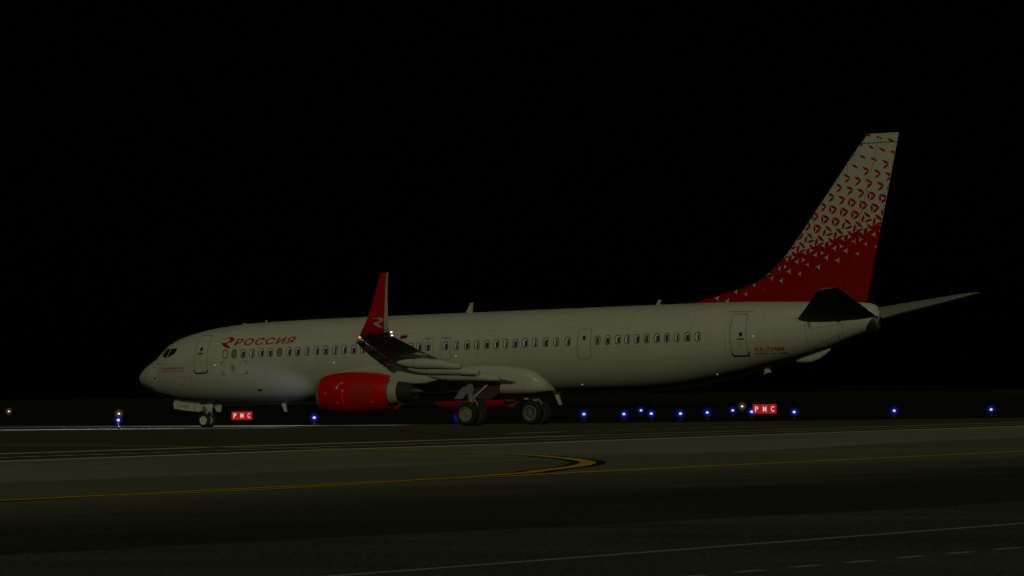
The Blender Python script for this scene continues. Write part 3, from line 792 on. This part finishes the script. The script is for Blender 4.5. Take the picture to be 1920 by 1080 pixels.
for s in (-1, 1):
    y = s * .38
    d = mk('nose_gear_door', *prism([(2.43, 1.245), (2.40, 1.5), (2.47, 1.64), (3.1, 1.57), (3.98, 1.44), (3.98, 1.05), (3.2, 1.12)], y - .018, y + .018), M['white'], jet, smooth=False)
    d2 = mk('nose_gear_door', *prism([(4.28, 1.4), (4.75, 1.4), (4.68, 1.0), (4.42, 1.06)], y - .018, y + .018), M['white'], jet, smooth=False)
    if s < 0:
        bm = glyph_mesh('73484', 0, 0)
        bmesh.ops.triangulate(bm, faces=bm.faces); bm.verts.index_update()
        V = [(2.62 + v.co.x * .72, y - .024, 1.29 + v.co.z * .16 - .05 * v.co.x) for v in bm.verts]; F = [tuple(v.index for v in f.verts) for f in bm.faces]; bm.free()
        mk('door_number', V, F, M['doorred'], d, smooth=False)
        V, F = prism([(3.66, 1.078), (3.69, 1.076), (3.71, 1.478), (3.68, 1.482)], y - .024, y - .019); mk('door_stripe', V, F, M['doorred'], d, smooth=False)
# landing lights in the wing roots
for s in (-1, 1):
    mk('landing_lamp', *join(tube((15.75, s * 2.22, 2.15), (15.68, s * 2.22, 2.15), .1, .11)), M['landing'], jet)

# ================================================================== airfield lamps and signs
def lamp(name, x, y, col, label, group, cat, r_halo, h, proto=[None, None]):
    k = 0 if name == 'taxiway_lamp' else 1
    if proto[k] is None:
        t = bpy.data.objects.new(name, None); COL.objects.link(t)
        mk('base_plate', *lathe_z([(0, .001), (.0, .13), (.035, .12), (.05, .05), (.05, .001)]), M['darkgrey'], t)
        mk('stem', *lathe_z([(.05, .022), (h - .09, .022)]), M['lampbody'], t)
        mk('lamp_cap', *lathe_z([(h - .09, .03), (h - .085, .075), (h - .06, .08), (h - .055, .06)]), M['lampbody'], t)
        b = mk('bulb', *lathe_z([(h - .06, .055), (h - .03, .075), (h + .02, .07), (h + .05, .04), (h + .065, .001)]), M['bulb_' + col], t)
        n = 12
        prof = [(h + r_halo * math.sin(a), max(.001, r_halo * math.cos(a))) for a in [-math.pi / 2 + math.pi * q / n for q in range(n + 1)]]
        mk('globe', *lathe_z(prof, 28), M['globe_' + col], t)  # soft glow added around the bulb, far wider than the lamp itself
        proto[k] = t
    else:
        t = proto[k].copy(); COL.objects.link(t)
        for ch in proto[k].children:
            c = ch.copy(); COL.objects.link(c); c.parent = t
    t.location = (x, y, GZ(x, y)); tag(t, label, cat, group); return t
BL = [(-6.35, 6.84), (0.43, 14.76), (15.00, 5.71), (9.18, 27.56), (12.5, 26.1), (-8.75, 64.9), (13.29, 27.63), (16.28, 25.47), (13.25, 33.81), (3.09, 55.25), (13.47, 38.44), (19.38, 32.29), (22.59, 37.73), (26.37, 41.87)]
BLAB = ['blue taxiway lamp ahead of the nose, straight below a white lamp', 'blue taxiway lamp between the smaller red sign and the engine', 'blue taxiway lamp half hidden behind the near main wheels',
  'blue taxiway lamp first behind the spoked main wheel', 'blue taxiway lamp lower one nearest the wheels in a close trio', 'blue taxiway lamp highest of the close trio under the rear fuselage',
  'blue taxiway lamp lower one nearest the tail in a close trio', 'blue taxiway lamp alone under the rear door, after the close trio', 'blue taxiway lamp between the lone lamp and the white lamp',
  'blue taxiway lamp just beside the white lamp at the larger red sign', 'blue taxiway lamp partly covered by the edge of the larger red sign', 'blue taxiway lamp just past the larger red sign, under the tail', 'blue taxiway lamp alone below the tailplane, second from the photo edge', 'blue taxiway lamp nearest the photo edge beyond the tail']
WL_ = [(-109.14, 129.35), (-50.14, 65.88), (-20.7, 100.1)]
WLAB = ['white runway lamp near the photo edge, alone ahead of the nose', 'white runway lamp straight above a blue lamp ahead of the nose', 'white runway lamp beside the larger red sign under the tail']
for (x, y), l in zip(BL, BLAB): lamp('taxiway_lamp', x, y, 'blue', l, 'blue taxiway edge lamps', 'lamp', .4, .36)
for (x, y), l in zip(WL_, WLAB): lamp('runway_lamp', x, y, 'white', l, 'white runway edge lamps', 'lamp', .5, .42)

def sign(x, y, w, h, z0, label, yaw):
    t = bpy.data.objects.new('taxiway_sign', None); COL.objects.link(t)
    t.location = (x, y, -.012); t.rotation_euler = (0, 0, yaw); tag(t, label, 'sign', 'red lit letter signs')
    z0 += .012; z1 = z0 + h
    V, F = join(box(-w / 2, w / 2, .03, .2, z0, z1), box(-w / 2, w / 2, -.005, .03, z1 - .012, z1 + .01), box(-w / 2, w / 2, -.005, .03, z0 - .01, z0 + .012))
    mk('sign_housing', V, F, M['signbody'], t, smooth=False)
    pw = w / 3
    for k, ch in enumerate('PMC'):
        xc = -w / 2 + pw * (k + .5)
        V, F = box(xc - pw / 2 + .008, xc + pw / 2 - .008, 0, .028, z0 + .014, z1 - .014)
        p = mk('sign_panel', V, F, M['signred'], t, smooth=False)
        bm = glyph_mesh(ch, 0, .014 if ch != 'M' else .008); bmesh.ops.triangulate(bm, faces=bm.faces); bm.verts.index_update()
        lw, lh = pw * (.4 if ch != 'M' else .44), h * .56
        V = [(xc - lw / 2 + v.co.x * lw, -.004, z0 + h * .22 + v.co.z * lh) for v in bm.verts]; F = [tuple(v.index for v in f.verts) for f in bm.faces]; bm.free()
        mk('sign_letter', V, F, M['signwhite'], p, smooth=False)
    for k in (-.38, .38):
        V, F = tube((w * k, .1, 0), (w * k, .1, z0), .03, .03, 10); mk('leg', V, F, M['signbody'], t)
M['signbody'] = plain('sign_housing', (.05, .045, .04), .6)
M['signwhite'] = emitter('lit_letter', (.95, .72, .64), .72)
def sign_red():
    m, nt, b = nodes('lit_red_panel')
    f = noise(nt, mapping(nt, (1, 1, 1)), 3.5, 2)
    nt.links.new(mix(nt, f, (.3, .002, .006), (.48, .004, .012)), b.inputs['Emission Color']); b.inputs['Emission Strength'].default_value = .8
    b.inputs['Base Color'].default_value = (.3, .01, .01, 1); b.inputs['Roughness'].default_value = .5
    return m
M['signred'] = sign_red()
CAM = Vector((130.36701129, -177.23601524, 1.49136997))
sign(-30.09, 51.77, 1.31, .53, .02, 'smaller red lit sign reading P M C behind the nose gear', math.atan2(CAM.x + 30, 51.8 - CAM.y))
sign(1.68, 61.87, 1.46, .585, .09, 'larger red lit sign reading P M C under the rear fuselage', math.atan2(CAM.x - 1.7, 61.9 - CAM.y) + .06)

# ================================================================== ground, pavement and painted lines
def sheet(name, poly, z, mat):
    me = bpy.data.meshes.new(name); me.from_pydata([(x, y, z) for x, y in poly], [], [tuple(range(len(poly)))]); me.materials.append(mat)
    o = bpy.data.objects.new(name, me); COL.objects.link(o); o['kind'] = 'structure'
    bm = bmesh.new(); bm.from_mesh(me); bmesh.ops.triangulate(bm, faces=bm.faces); bmesh.ops.recalc_face_normals(bm, faces=bm.faces)
    if bm.faces[0].normal.z < 0: bmesh.ops.reverse_faces(bm, faces=bm.faces)
    bm.to_mesh(me); bm.free(); return o

def paving(name, lo, hi, grain=9., big=.06, streak=(.12, .5), rough=.85):
    m, nt, b = nodes(name)
    v = mapping(nt, (1, 1, 1)); vs = mapping(nt, (streak[0], streak[1], 1))
    f1 = noise(nt, v, grain, 3, .7); f2 = noise(nt, v, big, 3); f3 = noise(nt, vs, 1., 4)
    f = math_node(nt, 'ADD', math_node(nt, 'MULTIPLY', f1, .75), math_node(nt, 'ADD', math_node(nt, 'MULTIPLY', f2, .18), math_node(nt, 'MULTIPLY', f3, .17)))
    nt.links.new(mix(nt, ramp01(nt, f, .42, .66), lo, hi), b.inputs['Base Color'])
    b.inputs['Roughness'].default_value = rough; b.inputs['Specular IOR Level'].default_value = .15
    bp = nt.nodes.new('ShaderNodeBump'); bp.inputs['Strength'].default_value = .25; bp.inputs['Distance'].default_value = .02
    nt.links.new(noise(nt, v, 40, 2), bp.inputs['Height']); nt.links.new(bp.outputs[0], b.inputs['Normal'])
    return m, nt, b, f

M['grass'] = paving('night_grass', (.006, .006, .004), (.014, .014, .009))[0]
M['field'] = paving('far_field', (.016, .016, .013), (.03, .03, .026), .5, .01)[0]
M['asphalt'] = paving('apron_asphalt', (.075, .07, .055), (.135, .125, .1))[0]
M['concrete'] = paving('taxiway_concrete', (.15, .15, .138), (.39, .39, .36), 14., .05, (.5, .06))[0]
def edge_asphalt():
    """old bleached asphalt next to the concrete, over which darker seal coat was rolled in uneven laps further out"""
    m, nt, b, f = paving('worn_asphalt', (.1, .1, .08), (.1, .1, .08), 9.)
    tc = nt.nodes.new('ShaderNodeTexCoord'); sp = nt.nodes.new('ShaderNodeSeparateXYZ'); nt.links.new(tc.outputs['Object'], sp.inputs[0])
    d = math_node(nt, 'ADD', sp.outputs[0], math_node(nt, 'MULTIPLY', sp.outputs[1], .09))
    lap = noise(nt, mapping(nt, (.35, .05, 1)), 1., 3)  # noise that breaks up the edge of the painted light falloff
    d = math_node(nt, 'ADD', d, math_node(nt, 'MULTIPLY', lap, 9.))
    k = ramp01(nt, d, 79.5, 95.)  # light falloff painted into the asphalt colour, its edge broken up by noise
    lit_tone = mix(nt, ramp01(nt, f, .38, .72), (.12, .12, .105), (.29, .29, .25)); dim_tone = mix(nt, ramp01(nt, f, .38, .72), (.018, .019, .018), (.08, .085, .078))
    nt.links.new(mix(nt, k, lit_tone, dim_tone), b.inputs['Base Color']); return m
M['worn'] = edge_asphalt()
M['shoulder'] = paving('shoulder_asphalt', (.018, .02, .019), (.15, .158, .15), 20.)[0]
def paint(name, c):
    m, nt, b, f = paving(name, tuple(v * .75 for v in c), c, 12., .3); return m
M['yellow'] = paint('yellow_line_paint', (.95, .58, .015)); M['yellow_dim'] = paint('worn_yellow_paint', (.3, .17, .02))
M['whiteline'] = paint('white_line_paint', (.78, .78, .7)); M['wornwhite'] = paint('worn_white_paint', (.42, .42, .37)); M['blackline'] = paint('black_line_border', (.03, .03, .026)); M['redline'] = paint('worn_red_paint', (.2, .03, .012)); M['orange'] = paint('worn_orange_paint', (.3, .13, .02))

sheet('ground', [(-6000, -6000), (6000, -6000), (6000, 6000), (-6000, 6000)], -.012, M['grass'])
fw = Vector((-.523, .852)); rt = Vector((.852, .523)); c2 = Vector((CAM.x, CAM.y))
fp = lambda d, s_: tuple(c2 + fw * d + rt * s_)
sheet('far_field', [fp(640, -900), fp(640, 900), fp(4200, 2600), fp(4200, -2600)], -.006, M['field'])
sheet('apron', [(-260, 8.5), (8, 9), (21, 11), (27, 16), (34, 26), (43, 44), (66, 86), (125, 170), (430, 170), (430, -420), (-260, -420)], 0, M['asphalt'])
AX = [(87.5, -160), (81.5, -115), (81.05, -106.5), (80.1, -100.4), (79.2, -93.9), (78.3, -88.9), (77.6, -79.5), (74.6, -65.4), (72, -45), (66, 0), (60, 40)]
S2L = [(69, -160), (65.4, -94.4), (63.4, -80.8), (62.6, -67.3), (59.8, -45.5), (57.4, -20.7), (55.4, 0), (51, 40)]
sheet('taxiway', S2L + AX[::-1], .004, M['concrete'])
CX = [(103.9, -160), (104.1, -143.8), (104.2, -140.4), (104.8, -135.5), (105.6, -128), (105, -100), (101, -40), (97, 30)]
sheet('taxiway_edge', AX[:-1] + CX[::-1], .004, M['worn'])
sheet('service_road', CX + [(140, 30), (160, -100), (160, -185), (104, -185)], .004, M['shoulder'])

def smooth(pts, n=8):
    out = []
    for i in range(len(pts) - 1):
        p0 = pts[max(0, i - 1)]; p1 = pts[i]; p2 = pts[i + 1]; p3 = pts[min(len(pts) - 1, i + 2)]
        for k in range(n):
            t = k / n
            out.append(tuple(.5 * (2 * p1[q] + (p2[q] - p0[q]) * t + (2 * p0[q] - 5 * p1[q] + 4 * p2[q] - p3[q]) * t * t + (3 * p1[q] - p0[q] - 3 * p2[q] + p3[q]) * t ** 3) for q in (0, 1)))
    out.append(pts[-1]); return out
def strip(name, pts, w, z, mat):
    P = []
    for i, p in enumerate(pts):
        a = Vector(pts[max(0, i - 1)]); b = Vector(pts[min(len(pts) - 1, i + 1)]); d = (b - a).normalized(); n = Vector((-d.y, d.x)) * w / 2
        P.append([(p[0] + n.x, p[1] + n.y, z), (p[0] - n.x, p[1] - n.y, z)])
    V, F = grid(P); o = mk(name, V, F, mat, None, smooth=False); o['kind'] = 'structure'
    if o.data.polygons[0].normal.z < 0: o.data.flip_normals()
    return o
def dashes(name, pts, w, z, mat, ln, gap):
    """one painted broken line"""
    parts = []; left = 0; on = True; cur = []
    acc = 0.
    seg = []
    for (x0, y0), (x1, y1) in zip(pts, pts[1:]):
        L = math.hypot(x1 - x0, y1 - y0); d = 0.
        while d < L:
            ph = acc % (ln + gap)
            if ph < ln:
                e = min(L, d + ln - ph); t0, t1 = d / L, e / L
                ux, uy = (x1 - x0) / L, (y1 - y0) / L
                a = (x0 + ux * d, y0 + uy * d); b = (x0 + ux * e, y0 + uy * e); n = (-uy * w / 2, ux * w / 2)
                parts.append(([(a[0] + n[0], a[1] + n[1], z), (b[0] + n[0], b[1] + n[1], z), (b[0] - n[0], b[1] - n[1], z), (a[0] - n[0], a[1] - n[1], z)], [(0, 3, 2, 1)]))
            else: e = min(L, d + ln + gap - ph)
            e = max(e, d + 1e-4); acc += e - d; d = e
    V, F = join(*parts); o = mk(name, V, F, mat, None, smooth=False); o['kind'] = 'structure'
    for p in o.data.polygons:
        if p.normal.z < 0: p.flip()
    return o
YL = smooth([(93, -160), (90.6, -131), (89.9, -119), (88.3, -108), (87.35, -97.3), (86.1, -82.2), (83, -45), (79, 0)])
strip('centre_line_border', YL, .62, .008, M['blackline']); strip('centre_line', YL, .4, .012, M['yellow'])
CV = smooth([(x - .12, y - .07) for x, y in [(91.6, -140), (89.2, -115), (87.75, -107.6), (86.5, -104.4), (84.9, -100.5), (83.5, -97.7), (82.3, -95.6), (80.6, -93.1), (78.0, -89.7), (73.6, -84.8), (63.3, -76.1), (55.9, -71.2), (48, -66.8), (36, -61)]], 12)
strip('lead_in_border', CV, .78, .016, M['blackline']); strip('lead_in_line', CV, .34, .020, M['yellow'])
S1a = [(60.5, -130), (55.7, -82), (54.3, -67.4), (52.7, -50.6), (52.2, -46)]; S1b = [(52.2, -46), (49, -8), (46.5, 24), (45, 44)]
strip('white_line', S1a, .9, .012, M['whiteline']); dashes('white_dashes', S1b, .8, .012, M['whiteline'], 1.1, .9)
strip('white_line', S2L, .9, .024, M['whiteline'])
dashes('white_dashes', [(64.6, -130), (60.5, -87), (58.4, -67.3), (56, -46), (53, -12), (50.5, 24)], .65, .014, M['whiteline'], .85, .8)
strip('white_line', [(44.2, -37.2), (43.2, -31.4)], .5, .012, M['whiteline']); dashes('white_dashes', [(43.0, -29.5), (41.5, -10)], .5, .012, M['whiteline'], 1.2, 1.2)
strip('red_line', smooth([(29, -21.3), (40.9, -37), (51.9, -51.2)]), .35, .008, M['redline'])
strip('orange_line', [(51.5, -72.6), (51.1, -66.8), (50.4, -61)], .3, .008, M['orange']); strip('orange_line', [(30, -52), (42.5, -65.4), (50.8, -71)], .25, .008, M['orange'])
strip('white_line', [(110.5, -165), (110, -146.6), (109.95, -144), (109.65, -132.9), (108.5, -100)], .14, .012, M['wornwhite'])
dashes('white_dashes', [(113.05, -160), (112.9, -145.6), (112.75, -140), (112.3, -120)], .13, .012, M['wornwhite'], .5, .55)

# ================================================================== light, sky, camera
w = bpy.data.worlds.new('World'); SC.world = w; w.use_nodes = True
nt = w.node_tree; bg = nt.nodes['Background']; sky = nt.nodes.new('ShaderNodeTexSky'); sky.sky_type = 'NISHITA'; sky.sun_disc = False
SUN = Vector((.40, -.75, .49)).normalized()
sky.sun_elevation = math.asin(SUN.z); sky.sun_rotation = math.atan2(SUN.x, SUN.y)
nt.links.new(sky.outputs[0], bg.inputs[0]); bg.inputs[1].default_value = .00002
sl = bpy.data.lights.new('floodlight', 'SUN'); sl.energy = .40; sl.angle = R(.6); sl.color = (1., .975, .57)
sl.use_shadow = False
so = bpy.data.objects.new('floodlight', sl); COL.objects.link(so); so.location = (60, -80, 50); so.rotation_euler = SUN.to_track_quat('Z', 'Y').to_euler()
def spot(name, loc, to, power, size, blend, col, r=.1):
    l = bpy.data.lights.new(name, 'SPOT'); l.energy = power; l.spot_size = R(size); l.spot_blend = blend; l.color = col; l.shadow_soft_size = r
    o = bpy.data.objects.new(name, l); COL.objects.link(o); o.location = loc
    o.rotation_euler = (Vector(to) - Vector(loc)).to_track_quat('-Z', 'Y').to_euler(); return o
for s in (-1, 1):
    k = 'port' if s < 0 else 'starboard'
    spot(k + '_landing_light', (15.6, s * 2.35, 2.05), (-40, s * 20., .6), 120000, 26, 1., (.86, .88, 1))
    spot(k + '_turnoff_light', (15.6, s * 2.35, 2.05), (0, s * 11., .9), 3600, 56, 1., (.86, .88, 1))
spot('wing_scan_light', (14.4, -3.3, 1.75), (8.6, -1.9, 1.2), 200, 43, 1., (.9, .92, 1))  # added fill brightening the lower fuselage, not a lamp fitted to the wing
c = bpy.data.cameras.new('camera'); co = bpy.data.objects.new('camera', c); COL.objects.link(co); SC.camera = co
c.sensor_width = 36; c.lens = 8333.566478384912 / 1920 * 36; c.clip_start = .5; c.clip_end = 12000
rx = Vector((0.85223672, 0.52304694, -0.01069902)); ux = Vector((0.02152732, -0.01462771, 0.99966124)); fx = Vector((-0.52271325, 0.85217835, 0.02372607))
co.matrix_world = Matrix(((rx.x, ux.x, -fx.x, CAM.x), (rx.y, ux.y, -fx.y, CAM.y), (rx.z, ux.z, -fx.z, CAM.z), (0, 0, 0, 1)))
SC.view_settings.view_transform = 'Standard'; SC.view_settings.look = 'None'; SC.view_settings.exposure = 0; SC.view_settings.gamma = 1
SC.cycles.use_denoising = True; SC.cycles.max_bounces = 6; SC.cycles.diffuse_bounces = 0; SC.cycles.sample_clamp_indirect = 2
SC.cycles.use_adaptive_sampling = False
